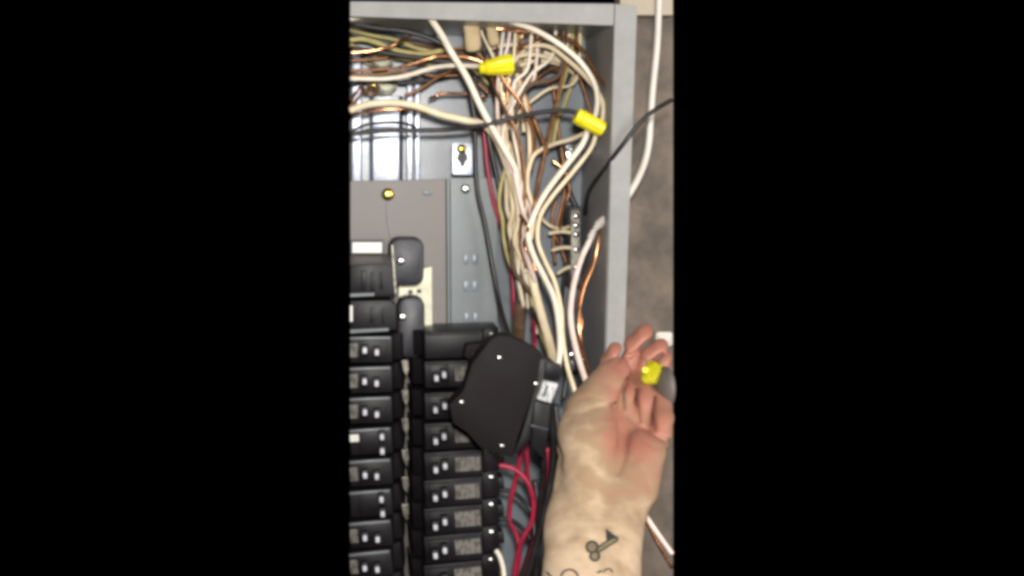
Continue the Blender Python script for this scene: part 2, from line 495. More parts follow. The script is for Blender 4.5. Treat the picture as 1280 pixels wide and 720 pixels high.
# ------------------------------------------------------------------ loose black breaker pulled forward
MOD = thing('loose_breaker', 'large black six-sided loose breaker hanging in front of the columns', 'breaker', P(630, 572, 0.0))
outl = [(590, 455), (613, 425), (622, 419.5), (636, 420), (661, 431), (678, 442), (669, 484), (646, 551), (641, 572), (602, 561), (584, 541), (566, 529), (562, 506), (579, 489)]
body = obj('body', panel(outl, -0.038, -0.014, 0.0008), 'module', MOD, 'auto')
for sx, sy in ((624, 447.5), (627, 557.5), (577, 503), (669.5, 480)):
    obj('screw', screw_bm(sx, sy, -0.0378, 3.6, 0.0018), 'steel', body, 'auto')
obj('latch', panel([(583, 431), (606, 429), (612, 423), (612, 440), (590, 452), (580, 446)], -0.012, 0.004, 0.001), 'module', MOD, 'auto')
obj('side_cover', panel([(672, 447), (690, 450), (697, 456), (694, 480), (684, 508), (672, 540), (655, 562), (640, 570), (650, 548), (662, 505), (671, 470)], -0.032, -0.016, 0.0015), 'black', MOD, 'auto')
obj('terminal_clamp', panel([(683, 452), (701, 455), (700, 476), (680, 474)], -0.036, -0.0325, 0.001), 'black', MOD, 'auto')
obj('side_ridge', panel([(664, 530), (686, 536), (685, 540), (662, 534)], -0.0345, -0.0322, 0.0006), 'rubber', MOD, 'auto')
obj('rear_block', panel([(588, 440), (660, 445), (640, 545), (585, 530)], -0.0138, 0.006, 0.001), 'black', MOD)
tb = obj('terminal_block', panel([(679.5, 476), (698.5, 480), (689, 504.5), (670.5, 499)], -0.0405, -0.0325, 0.0012), 'white_label', MOD, 'auto')
obj('block_slot', panel([(682.5, 482), (686, 482.7), (681, 496.5), (677.8, 495.5)], -0.0410, -0.0404, 0.0002), 'rail', tb)
obj('wire_boot', panel([(668, 500), (689, 505), (687, 538), (680, 575), (663, 560), (664, 530)], -0.034, -0.020, 0.002), 'black', MOD, 'auto')

# ------------------------------------------------------------------ neutral bar and small hardware
NB = thing('neutral_bar', 'narrow shiny neutral bar with screws on the side wall', 'terminal bar', P(719, 352, .1))
obj('bar', panel(rrect(714, 262, 725, 352, 2), 0.078, 0.090, 0.0008), 'stab', NB, 'auto')
obj('bar_base', panel(rect(711, 258, 728, 358), 0.0902, 0.124, 0.0008), 'rubber', NB)
for i, sy in enumerate((270, 282, 293, 312, 334, 346)):
    obj('screw', screw_bm(719.5, sy, 0.0778, 4, 0.003), 'steel', NB, 'auto')
for lab, gx, gy, yy in (('small steel ground lug below the upright yellow wire nut', 713, 192, .1), ('small steel ground lug tucked against the side rim', 755, 187, .06), ('small steel clamp beside the loose breaker', 718, 452, .05)):
    GLG = thing('ground_lug', lab, 'lug', P(gx, gy + 12, yy), 'small steel lugs in the gutter')
    obj('block', panel([(gx - 6, gy - 11), (gx + 5, gy - 13), (gx + 7, gy + 10), (gx - 4, gy + 13)], yy, yy + .012, 0.001), 'steel', GLG, 'auto')
    obj('screw', screw_bm(gx - 1, gy - 5, yy - .0003, 4.2, .004), 'steel', GLG, 'auto')
    obj('post', panel(rect(gx - 4, gy - 8, gx + 4, gy + 8), yy + .0122, 0.126 if gx < 740 else yy + .03, 0), 'steel', GLG)
for lab, gx, gy in (('brassy round cable clamp with two screws, the upper one on the back wall', 474, 78), ('brassy round cable clamp with two screws, the lower one above the shiny channels', 479, 108)):
    CC = thing('cable_clamp', lab, 'clamp', P(gx, gy + 12, .11), 'round cable clamps on the back wall')
    b = P(gx, gy, YB)
    obj('collar', bm_lathe([(0, .012), (.012, .012), (.014, .0105), (.024, .0105), (.026, .0085), (.020, .0080)], b, (0.1, -1, .1), 20, 10, .03), 'tanplate', CC, 'auto')
    for s in (-1, 1):
        obj('screw', screw_bm(gx + s * 13, gy - 2, 0.11, 4, .004), 'brass', CC, 'auto')
        obj('ear', panel(rrect(gx + s * 13 - 5, gy - 7, gx + s * 13 + 5, gy + 3, 2), .1102, YB - .0005, .0006), 'tanplate', CC, 'auto')

# tan cable jackets entering through the top
for lab, pts, r in (('broad tan cable jacket entering through the top of the box', [(587, 18, .045), (590, 40, .05), (591, 62, .06)], 10),
                    ('narrow tan cable jacket entering beside the broad one', [(614, 20, .05), (615, 38, .055), (618, 55, .065)], 7),
                    ('long tan cable jacket running down behind the wire bundle', [(643, 22, .07), (650, 60, .10), (652, 105, .112), (662, 150, .112), (668, 190, .112)], 5)):
    ps = [P(*p) for p in pts]
    o = obj('cable_jacket', bm_tube(ps, [r * K * 1.09 * q for q in (1, 1.04, .96, 1.02, .9)], 12, .55, .03), 'tan', None, True, loc=ps[0])
    tag(o, lab, 'cable', 'tan cable jackets at the top of the box')

# ------------------------------------------------------------------ wires
GW, GB, GC, GD = 'white and cream wires', 'black wires', 'bare copper wires', 'red wires'
wire('white wire slanting from the top rim down across the yellow nut', GW, 'white', 4.6, [(533, 15, .006), (541, 27, .012), (552, 44, .022), (563, 64, .032), (583, 96, .030), (600, 132, .030), (613, 156, .030), (630, 186, .032), (645, 214, .036), (652, 240, .040), (655, 262, .046), (650, 300, .05), (656, 340, .055), (668, 374, .055), (680, 408, .05), (690, 440, .04)])
wire('thick cream wire arching in and joining the bundle below the black wire', GW, 'cream', 5.0, [(XL, 138, .05), (460, 130.5, .047), (490, 128.5, .045), (520, 132.5, .044), (550, 143, .045), (580, 150, .045), (602, 155, .046), (618, 170, .047), (630, 197, .047), (640, 230, .048), (648, 265, .052), (640, 300, .06), (646, 340, .065)])
wire('thin white wire running flat into the pointed yellow wire nut', GW, 'white', 3.2, [(XL, 98, .06), (480, 98.5, .06), (510, 94, .058), (540, 85, .054), (565, 82, .05), (590, 82.5, .044), (605, 83, .038)])
wire('white wire looping from the top rim round to the blunt yellow nut', GW, 'white', 3.8, [(632, 24, .008), (645, 29, .012), (670, 38, .02), (700, 56, .030), (725, 77, .028), (742, 102, .027), (747, 125, .026), (744, 146, .025)])
wire('second cream wire of the loop at the blunt yellow nut', GW, 'cream', 3.2, [(655, 58, .07), (685, 58, .06), (713, 78, .048), (732, 96, .04), (746, 113, .034), (754, 132, .03), (752, 156, .027)])
wire('white wire from the blunt yellow nut, curving down to the loose breaker', GW, 'white', 4.2, [(735, 160, .024), (728, 180, .024), (705, 210, .022), (680, 244, .02), (665, 274, .018), (660, 295, .016), (667, 320, .012), (680, 346, .004), (692, 372, -.006), (698, 402, -.016), (700, 436, -.026), (696, 464, -.030)])
wire('cream wire from the blunt yellow nut, running on down behind the hand', GW, 'cream', 3.2, [(746, 163, .026), (739, 185, .027), (715, 216, .027), (690, 246, .027), (675, 271, .026), (672, 300, .022), (681, 326, .018), (693, 352, .01), (701, 386, .0), (703, 420, -.01), (709, 458, -.02), (719, 492, -.03), (722, 520, -.03)])
wire('cream wire branching sideways off the bundle', GW, 'cream', 3.0, [(732, 166, .05), (714, 174, .06), (690, 181, .06), (669, 192, .05), (661, 210, .045), (659, 232, .042), (664, 251, .042), (668, 268, .044), (663, 300, .05)])
for lab, pts in zip(('cream wire hanging straight to the sideways branch', 'wavy cream wire hanging between the two yellow nuts'), ([(646, 92, .075), (654, 120, .07), (660, 150, .06), (662, 190, .055), (660, 215, .05)],
            [(652, 96, .08), (644, 118, .08), (647, 150, .078), (640, 185, .072), (646, 220, .066), (655, 262, .06)])):
    wire(lab, GW, 'cream', 2.8, pts)
wire('short yellowed wire loop curling off the bundle beside the red wire', GW, 'olive', 2.6, [(634, 205, .05), (629, 220, .048), (625, 238, .048), (624, 256, .05), (628, 275, .05), (630, 300, .05), (636, 326, .05), (646, 346, .05)])
for pts in ([(634, 180, .056), (637, 230, .052), (641, 262, .05), (637, 285, .046), (641, 305, .046), (650, 330, .052)],
            [(628, 178, .058), (633, 215, .06), (634, 262, .058), (645, 290, .056), (647, 318, .056), (640, 338, .058)],
            [(643, 215, .032), (650, 250, .03), (658, 282, .03), (654, 305, .034), (661, 330, .04), (669, 352, .046)],
            [(640, 212, .040), (645, 245, .038), (648, 276, .036), (643, 300, .038), (652, 325, .042)]):
    wire('cream wire bunched tightly in the middle of the bundle', GW, 'cream' if random.random() < .6 else 'pinkw', 3.3, pts)
wire('pinkish white wire dropping from the taped splice past the copper wire', GW, 'pinkw', 4.0, [(742, 290, .02), (736, 303, .018), (727, 322, .014), (718, 352, .006), (713.5, 382, 0), (714, 406, -.006), (720, 436, -.014), (728, 464, -.024), (737, 490, -.034), (742, 515, -.04)])
wire('broad cream wire end fanning down into the loose breaker', GW, 'cream', 6.0, [(663, 338, .05), (670, 368, .046), (678, 398, .036), (686, 426, .018), (691, 446, .0), (694, 462, -.02)], flat=.6)
wire('olive wire lying beside the broad cream wire end', GW, 'olive', 3.4, [(657, 332, .058), (663, 365, .055), (671, 398, .048), (682, 430, .03), (688, 448, .01)])
wire('white wire lying along the top rim', GW, 'white', 3.4, [(XL, 23.5, .02), (446, 22, .02), (455, 20.5, .02), (464, 18, .022)])
wire('yellowed wire sagging between two black wires', GW, 'olive', 3.6, [(XL, 50, .085), (455, 49, .085), (475, 55, .083), (500, 64, .083), (530, 67, .082), (556, 62, .084)])
wire('dull yellowed wire tucked under the top black wire', GW, 'olive', 3.0, [(XL, 37, .1), (465, 44, .1), (495, 50, .1), (520, 60, .1), (548, 66, .1)])
wire('white wire end leaving the lowest breaker in view', GW, 'white', 3.4, [(620, 688, .02), (625, 697, .016), (629, 712, .01), (630, 730, .004)])
wire('pinkish white wire emerging below the wrist', GW, 'pinkw', 3.2, [(790, 622, -.2), (806, 643, -.2), (818, 661, -.2), (830, 678, -.2), (840, 692, -.2)])
for i, (a, b, c, e) in enumerate(((686, 292, 716, 291), (690, 313, 716, 310), (697, 342, 717, 333), (676, 345, 692, 346))):
    wire(('level cream wire stub at the top of the neutral bar', 'second cream wire stub down the neutral bar', 'slanting cream wire stub at the foot of the neutral bar', 'tiny cream wire stub short of the neutral bar')[i], GW, 'cream', 2.6, [(a, b, .088), ((a + c) / 2, (b + e) / 2 - 2, .084), (c, e, .080)])
for pts in ([(640, 72, .085), (665, 68, .08), (692, 74, .08), (713, 82, .082)], [(650, 82, .09), (672, 76, .088), (700, 80, .09), (718, 92, .092)],
            [(612, 60, .09), (640, 56, .088), (668, 62, .086), (700, 72, .088)]):
    wire('cream wire crossing level beneath the tan jackets', GW, 'cream', 3.0, pts)
for lab, pts in zip(('olive wire slanting down to the sideways cream branch', 'olive wire slanting at the back close behind the blunt nut'), ([(716, 30, .08), (714, 66, .08), (701, 112, .08), (694, 140, .082), (688, 166, .085), (684, 190, .09)], [(728, 36, .1), (722, 80, .1), (706, 130, .1), (697, 152, .1), (692, 178, .1)])):
    wire(lab, GW, 'olive', 2.8, pts)
wire('cream wire climbing beside the long tan jacket', GW, 'cream', 2.8, [(668, 30, .1), (660, 60, .098), (655, 95, .096), (652, 130, .09), (655, 165, .08)])
wire('cream wire hooked over the neutral bar top', GW, 'cream', 2.4, [(668, 262, .1), (684, 280, .1), (700, 286, .095), (716, 282, .086)])

wire('black wire drooping just under the top rim', GB, 'wblack', 4.0, [(XL, 29, .06), (470, 35, .058), (505, 39, .056), (535, 47, .056), (556, 58, .056), (572, 76, .06), (590, 92, .07)])
wire('black wire running level above the thin white wire', GB, 'wblack', 3.4, [(XL, 60, .07), (480, 66, .068), (520, 72, .066), (555, 77, .064), (584, 77, .062), (606, 82, .06)])
wire('black wire crossing level over the shiny channels to the blunt nut', GB, 'wblack', 3.4, [(XL, 168, .04), (480, 163.5, .04), (520, 163, .04), (560, 162, .038), (602, 157, .03), (640, 148, .026), (680, 140, .026), (712, 139, .028), (728, 146, .029)])
wire('thin black wire bowed above the level black wire', GB, 'wblack', 2.2, [(XL, 165, .06), (458, 156, .06), (490, 153, .06), (512, 156, .055), (522, 163, .046)])
wire('long black wire falling down the rail to the loose breaker', GB, 'wblack', 3.4, [(580, 84, .065), (586, 110, .062), (593, 150, .06), (594, 195, .06), (597, 240, .06), (606, 280, .06), (616, 335, .056), (624, 378, .046), (634, 412, .02), (640, 428, .0)])
wire('black wire running down alongside the red wire', GB, 'wblack', 3.6, [(592, 92, .075), (603, 140, .072), (614, 188, .07), (624, 236, .068), (634, 290, .068), (642, 335, .066), (650, 380, .06)])
wire('black wire reaching over the side rim into the gutter', GB, 'wblack', 3.0, [(839.5, 125, -.004), (815, 140, -.012), (795, 159, -.012), (775, 185, -.008), (756, 210, .01), (740, 232, .04), (734, 246, .06), (732, 266, .085)])
wire('dark wire hanging at the back behind the blunt nut', GB, 'wblack', 4.0, [(722, 60, .11), (708, 100, .11), (694, 140, .11), (700, 190, .112), (712, 240, .112), (722, 262, .11)])
wire('black wire ending beside the broad cream wire end', GB, 'wblack', 3.0, [(664, 384, .05), (676, 410, .04), (686, 434, .02), (690, 450, 0)])
for lab, pts in zip(('thick black wire hanging from under the white terminal block', 'black wire falling straight from the loose breaker, among the red wires', 'black wire hugging the edge of the forearm', 'black wire bowed behind the red hoop'), ([(688, 500, -.012), (691, 545, -.004), (689, 590, .0), (680, 640, .0), (667, 690, .0), (655, 735, .0)],
            [(676, 540, .0), (680, 580, .006), (676, 625, .01), (672, 680, .01), (668, 735, .01)],
            [(694, 505, .02), (698, 560, .015), (694, 620, .012), (684, 680, .01), (676, 735, .01)],
            [(668, 600, .05), (672, 640, .045), (664, 685, .04), (648, 735, .04)])):
    wire(lab, GB, 'wblack', 4.6, pts)
for i, y0 in enumerate((612, 648)):
    wire('black wire curving down the gutter from the %s labelled breaker' % ('fifth', 'sixth')[i], GB, 'wblack', 3.2, [(622, y0, .045), (640, y0 + 3, .045), (656, y0 + 16, .044), (666, y0 + 34, .04), (668, y0 + 70, .03)])
wire('black wire hanging beneath the copper wire behind the thumb', GB, 'wblack', 3.0, [(706, 340, .09), (702, 380, .08), (704, 420, .06), (710, 450, .04), (704, 500, .03)])

wire('red wire running down behind the bundle beside the rail', GD, 'red', 3.4, [(602, 140, .08), (606, 175, .079), (609, 208, .078), (615, 242, .077), (622, 268, .077), (634, 302, .076), (641, 350, .072), (643, 400, .06), (644, 425, .03)])
wire('red wire hooping from a breaker under the loose breaker', GD, 'red', 3.6, [(619, 582, .036), (633, 583, .034), (648, 590, .032), (661, 606, .03), (667, 630, .03), (664, 654, .03), (654, 672, .03), (647, 695, .03), (641, 735, .03)])
wire('red wire bowed inside the hoop of the other red wire', GD, 'red', 3.2, [(652, 556, .03), (647, 590, .04), (639, 622, .045), (637, 650, .045), (646, 670, .044), (649, 700, .04), (640, 735, .04)])
for lab, pts in zip(('red wire bowed down behind the red hoop', 'red wire dropping among the black wires beside the forearm'), ([(658, 556, .02), (659, 575, .025), (660, 600, .04), (668, 640, .05), (662, 690, .05), (652, 735, .05)],
            [(684, 560, .02), (682, 600, .022), (676, 650, .02), (664, 690, .018), (654, 735, .015)])):
    wire(lab, GD, 'red', 3.0, pts)
wire('short red wire end poking above the loose breaker', GD, 'red', 2.8, [(660, 340, .075), (666, 372, .07), (667, 405, .06), (669, 432, .02)])

wire('bright copper wire hanging by the side rim past the taped splice', GC, 'copper', 2.2, [(756, 205, .05), (758, 230, .045), (756, 256, .035), (750, 290, .022), (743, 328, .018), (732, 354, .014), (726, 376, .01), (723.5, 400, .004), (726, 425, 0), (733, 455, -.01), (740, 480, -.02)])
wire('twisted copper wire strand beside the bright copper wire', GC, 'copper', 2.4, [(741, 330, .026), (730, 352, .02), (723, 378, .014), (727, 402, .008), (724, 425, .004), (730, 452, -.006)])
wire('copper wire arching from the bundle to the side rim', GC, 'copper', 2.4, [(640, 62, .07), (672, 50, .06), (692, 46, .055), (712, 49, .05), (730, 65, .045), (746, 92, .038), (760, 115, .03), (768, 132, .03)])
wire('copper wire crossing the yellowed wire under the rim', GC, 'copper', 2.2, [(XL, 66, .055), (460, 64, .055), (482, 60, .055), (498, 53, .058), (514, 44, .07)])
wire('copper wire rising across to the pointed nut', GC, 'copper', 2.4, [(500, 84, .05), (518, 79, .048), (540, 72, .046), (560, 70, .046), (585, 72, .046), (604, 78, .045)])
wire('dull copper wire hugging the black wire above the white one', GC, 'dcopper', 2.2, [(XL, 88, .075), (470, 87, .075), (505, 84, .074), (540, 76, .074), (572, 73, .074)])
wire('dull copper wire slanting down under the thin white wire', GC, 'dcopper', 2.4, [(506, 120, .085), (524, 112, .083), (545, 98, .08), (564, 88, .076), (582, 80, .07)])
wire('copper wire with a shiny hooked end on the back wall', GC, 'copper', 2.2, [(537, 123, .08), (543, 121, .075), (551, 117, .075), (570, 117, .08), (592, 118, .082), (608, 122, .085)])
for pts in ([(XL, 124, .07), (446, 114, .066), (452, 108, .07), (458, 116, .074), (462, 106, .07), (470, 112, .075)], [(XL, 133, .075), (448, 122, .078), (456, 112, .08), (466, 118, .08), (474, 108, .085)]):
    wire('curled copper wire tangle above the thick cream arch', GC, 'dcopper', 2.0, pts)
wire('copper wire following the underside of the thick cream arch', GC, 'copper', 2.2, [(XL, 143, .07), (455, 141, .068), (480, 137, .066), (510, 137, .066), (535, 142, .068)])
wire('red-brown copper wire descending from the pointed nut', GC, 'copper', 2.4, [(622, 86, .04), (632, 104, .042), (648, 125, .045), (660, 148, .05), (668, 175, .055), (664, 215, .06)])
wire('copper wire woven down through the bundle', GC, 'dcopper', 2.4, [(608, 70, .06), (616, 104, .055), (630, 136, .03), (644, 160, .026), (652, 190, .028), (656, 225, .030), (654, 262, .032), (650, 300, .036), (658, 335, .04)])
for lab, pts in zip(('long dull copper wire slanting from behind the blunt nut to the bundle', 'dull copper wire bending behind the sideways cream branch'), ([(712, 60, .07), (700, 108, .066), (690, 150, .06), (684, 176, .055), (678, 205, .05), (672, 232, .045), (668, 258, .04), (660, 290, .05)],
            [(650, 96, .074), (660, 130, .072), (672, 160, .07), (680, 185, .066), (675, 215, .06), (670, 245, .05), (664, 262, .048)])):
    wire(lab, GC, 'dcopper', 2.8, pts)
for lab, pts in zip(('long dull copper wire hanging down past the neutral bar', 'short curled dull copper wire beside the neutral bar'), ([(690, 96, .1), (694, 130, .1), (699, 168, .1), (704, 200, .1), (706, 235, .1), (699, 270, .1), (692, 300, .1), (694, 330, .1)], [(696, 250, .104), (690, 272, .104), (694, 295, .104), (704, 315, .104)])):
    wire(lab, GC, 'dcopper', 2.4, pts)
wire('bright copper wire running level under the top rim', GC, 'copper', 2.2, [(575, 33, .06), (600, 34, .058), (622, 36, .055), (640, 38, .055), (662, 40, .06), (684, 44, .065)])
wire('reddish copper wire twisted round the lower bundle', GC, 'copper', 2.0, [(650, 268, .02), (660, 285, .012), (655, 305, .03), (662, 318, .03), (670, 340, .028)])
wire('thin copper wire straying loose against the side wall', GC, 'copper', 1.7, [(700, 60, .09), (722, 92, .085), (738, 140, .08), (744, 190, .075), (752, 225, .07), (748, 262, .07), (738, 300, .075)])
wire('thin copper wire looping beside the neutral bar', GC, 'copper', 1.7, [(690, 200, .08), (706, 214, .078), (712, 240, .078), (704, 262, .08), (700, 300, .085), (708, 330, .085)])
wire('copper wire emerging below the wrist beside the pinkish wire', GC, 'copper', 2.4, [(792, 628, -.2), (807, 650, -.2), (818, 672, -.2), (830, 693, -.2), (840, 710, -.2)])
wire('thick shaded wire bundle, as one brown tube, dropping to the loose breaker', 'brown sheathed cables', 'brown', 9.0, [(652, 318, .075), (654, 350, .07), (650, 385, .06), (648, 415, .04), (646, 435, .01)], name='cable_or_bundle', cat='cable', flat=.7, wob=.05)  # stands for bundled wires in shadow; the brown paints that shade
wire('thinner brown sheathed cable behind the tangled bundle', 'brown sheathed cables', 'brown', 4.5, [(618, 92, .1), (630, 140, .1), (646, 200, .095), (650, 260, .09), (658, 330, .085), (668, 380, .08)], name='cable_or_bundle', cat='cable', wob=.05)
wire('brown wire crossing behind the tan jackets', 'brown sheathed cables', 'brown', 5.0, [(620, 84, .1), (650, 88, .1), (680, 84, .1), (705, 88, .102), (720, 82, .105)], name='cable_or_bundle', cat='cable', wob=.05)

# more strands woven through the bundle and under the top rim
core = [(618, 100), (632, 160), (644, 215), (651, 262), (650, 300), (655, 340), (663, 380), (674, 412)]
tops = {'cream': [(602, 40), (664, 52), (706, 64), (640, 88), (720, 100)], 'white': [(626, 66), (690, 70), (660, 84)], 'dcopper': [(596, 48), (716, 70)], 'copper': [(622, 50), (652, 46)], 'wblack': [(606, 58), (676, 70), (712, 58)], 'pinkw': [(634, 60), (668, 96)], 'brown': [(700, 92)]}
words = {'white': ('thin white wire woven through the tangled bundle', GW), 'cream': ('thin cream wire woven through the tangled bundle', GW), 'dcopper': ('thin dull copper wire woven through the tangled bundle', GC), 'copper': ('thin bright copper wire woven through the tangled bundle', GC),
         'wblack': ('thin black wire woven through the tangled bundle', GB), 'pinkw': ('thin pinkish wire woven through the tangled bundle', GW), 'brown': ('thin brown cable woven through the tangled bundle', 'brown sheathed cables')}
rw = random.Random(11)
for mk, tl in tops.items():
    for tx, ty in tl:
        yb = rw.uniform(.05, .078) if mk in ('cream', 'white', 'pinkw') else rw.uniform(.05, .09)
        ph = rw.uniform(0, 6.3)
        pts = [(tx + 5, 24, yb + .004), (tx, ty, yb + .012), ((tx + 626) / 2 + rw.uniform(-8, 8), (ty + 128) / 2, yb + .008)]
        for i, (cx, cy) in enumerate(core[1:rw.choice((6, 7, 8))]):
            pts.append((cx + 9 * math.sin(ph + i * rw.uniform(.8, 1.3)) + rw.uniform(-4, 5), cy + rw.uniform(-6, 6), yb + .012 * math.sin(ph * 2 + i)))
        wire(words[mk][0], words[mk][1], mk, {'white': 2.3, 'cream': 2.1, 'dcopper': 2.0, 'copper': 1.8, 'wblack': 3.0, 'pinkw': 2.2, 'brown': 3.4}[mk], pts)
for mk, lab, g, r, y0, y1, y2, yy in (('brown', 'brown cable lying flat on the back wall under the top rim', 'brown sheathed cables', 4.2, 46, 52, 70, .11),
                                      ('wblack', 'black wire sagging at the back above the yellowed wire', GB, 3.4, 42, 58, 74, .104),
                                      ('dcopper', 'dull copper wire wavering over the brassy clamps', GC, 2.0, 76, 70, 60, .09),
                                      ('dcopper', 'dull copper wire kinked between the brassy clamps', GC, 2.0, 94, 90, 96, .085),
                                      ('olive', 'dull yellowed wire lying over the upper brassy clamp', GW, 2.6, 56, 74, 84, .092),
                                      ('wblack', 'black wire lying under the thin white wire', GB, 3.0, 106, 104, 92, .1)):
    wire(lab, g, mk, r, [(XL, y0, yy), (470, (y0 + y1) / 2 + rw.uniform(-5, 5), yy), (505, y1, yy), (545, (y1 + y2) / 2 + rw.uniform(-4, 4), yy), (585, y2, yy), (612, y2 + 22, yy)])

# white cable on the wall
wire('white cable bending down the wall and into the side of the box', None, 'ywhite', 4.8, [(824, -14, .07), (823, 20, .07), (821, 60, .07), (816, 110, .07), (813, 150, .07), (811, 178, .07), (806, 202, .068), (797, 224, .064), (786, 243, .06), (776, 258, .056)], name='wall_cable', cat='cable', wob=0.0)
WS = thing('wall_socket', 'white socket plate on the wall behind the fingertips', 'socket', P(832, 431, .14))
obj('cover', panel(rrect(820, 415, 841, 433, 3), 0.140, 0.1495, 0.001), 'ywhite', WS, 'auto')
obj('raised_face', panel(rrect(823, 418, 839, 430, 2), 0.1385, 0.1398, 0.0004), 'ywhite', WS, 'auto')

# taped splice
TS = thing('taped_splice', 'lumpy white taped splice above the pinkish white wire', 'splice', P(742, 300, .02))
obj('tape_wrap', bm_tube([P(736, 302, .018), P(742, 289, .019), P(750, 279, .02), (P(757, 271, .022))], [2.2 * K, 4.6 * K, 3.2 * K, 6 * K, 5 * K, 2.5 * K], 10, 1, .12), 'tape', TS, True)
obj('tape_tail', panel([(752, 275), (762, 273), (758, 280), (751, 284)], 0.0185, 0.0200, 0.0003), 'tape', TS)


# ------------------------------------------------------------------ wire nuts
def nut(label, a, b, ra, rb, y, material='yellow', ribs=10, amp=.05):
    A, B = P(a[0], a[1], y), P(b[0], b[1], y)
    L = (B - A).length
    s = K * (1 + y)
    t = thing('wire_nut', label, 'wire nut', A, 'yellow wire nuts')
    ax = (B - A)
    ra, rb = ra * s, rb * s
    prof = [(0, ra * .86), (L * .03, ra), (L * .22, ra + (rb - ra) * .3), (L * .26, ra + (rb - ra) * .42), (L * .6, ra + (rb - ra) * .8), (L * .88, rb), (L * .97, rb * .93), (L, rb * .75)]
    obj('cap', bm_lathe(prof, A, ax, 40, ribs, amp, (3, 4, 5, 6)), material, t, 'auto')
    obj('skirt', bm_lathe([(L * .18, ra + (rb - ra) * .3 + s * .3), (L * .2, ra + (rb - ra) * .3 + s * .9), (L * .25, ra + (rb - ra) * .42 + s * .9), (L * .27, ra + (rb - ra) * .42 + s * .3)], A, ax, 32), material, t, 'auto')
    return t


nut('pointed yellow wire nut lying level at the end of the thin white wire', (599, 86), (641.5, 79.5), 6.5, 12.8, .030)
nut('blunt yellow wire nut tilted on the loop of white wires', (719.5, 144), (755, 162.5), 10.2, 9.6, .012)

# ------------------------------------------------------------------ the hand
S = K * 0.76
HY = -0.24
TILT = 1.2                     # fingers lie farther back than the forearm


def hp(u, v, w):
    return P(u, v, HY + (w + TILT * (600 - v)) * S)


H0 = hp(750, 560, 0)


step = 1.45
us, vs, ws = np.arange(655, 862, step), np.arange(392, 790, step), np.arange(-70, 84, step)
U, V, W = np.meshgrid(us, vs, ws, indexing='ij')
U, V, W = (x.astype(np.float32) for x in (U, V, W))


def cone(a, b, wz=1.0):
    """round cone between (u,v,w,r) and (u,v,w,r); wz < 1 flattens along depth"""
    ax, ay, az, ra = a
    bx, by, bz, rb = b
    d = np.array([bx - ax, by - ay, (bz - az) / wz], np.float32)
    L2 = float((d * d).sum())
    x, y, z = U - ax, V - ay, (W - az) / wz
    t = np.clip((x * d[0] + y * d[1] + z * d[2]) / L2, 0, 1)
    return (np.sqrt((x - t * d[0]) ** 2 + (y - t * d[1]) ** 2 + (z - t * d[2]) ** 2) - (ra + (rb - ra) * t)) * (0.5 + 0.5 * wz)


def smin(a, b, k):
    h = np.clip(0.5 + 0.5 * (b - a) / k, 0, 1)
    return b + (a - b) * h - k * h * (1 - h)


def chain(ps, k=5, wz=1.0):
    d = None
    for a, b in zip(ps, ps[1:]):
        c = cone(a, b, wz)
        d = c if d is None else smin(d, c, k)
    return d


D = cone((736, 810, 14, 69), (742, 660, 12, 58.5), .66)
D = smin(D, cone((742, 660, 12, 58), (757, 600, 10, 60), .6), 14)
D = smin(D, cone((757, 600, 14, 58), (768, 545, 20, 60), .40), 14)
D = smin(D, cone((735, 612, -6, 32), (738, 540, -22, 36), .9), 10)         # thenar mound
D = smin(D, cone((797, 612, 2, 25), (806, 562, -2, 28), .9), 12)            # hypothenar mound
D = smin(D, cone((754, 524, 26, 22), (814, 548, 22, 20), .8), 10)           # knuckle ridge
TH = chain([(727, 540, -12, 31), (735, 513, -20, 27.5), (751, 489, -26, 23), (763, 472, -27, 19.5), (772, 461.5, -25, 16)], 6, .92)
D = smin(D, TH, 8)
D = smin(D, cone((716, 560, 26, 20), (722, 528, 28, 20), .8), 6)            # back edge of the hand behind the thumb
IDX = chain([(754, 515, 28, 15), (760, 476, 34, 13), (762, 452, 20, 11), (769.5, 437, 4, 9.6)])
MID = chain([(784, 520, 14, 13), (785, 492, 6, 11), (783, 462, 38, 12.5), (792, 431, 8, 11.8), (806, 415.5, -8, 10.8)], 4)
RNG = chain([(804, 524, 12, 13.5), (807, 497, 0, 12.5), (802, 462, 36, 12.5), (813, 442, 6, 11.5), (825.5, 433, -6, 10.3)], 4)
PNK = chain([(826, 548, 6, 14), (828.5, 523, -4, 13.5), (826, 482, 20, 11), (828, 459, 8, 10), (832, 447.5, -2, 8.8)], 4)
FG = None
for f in (IDX, MID, RNG, PNK):
    FG = f if FG is None else smin(FG, f, 0.7)
D = smin(D, FG, 4)
D = smin(D, cone((778, 505, 34, 14), (826, 520, 32, 12), .6), 3)            # webbing behind the finger roots


def crease(path, amp, sig, wmax=30):
    global D
    best = None
    for a, b in zip(path, path[1:]):
        dx, dy = b[0] - a[0], b[1] - a[1]
        t = np.clip(((U - a[0]) * dx + (V - a[1]) * dy) / (dx * dx + dy * dy), 0, 1)
        q = (U - a[0] - t * dx) ** 2 + (V - a[1] - t * dy) ** 2
        best = q if best is None else np.minimum(best, q)
    D = D + amp * np.exp(-best / (2 * sig * sig)) * (W < wmax)


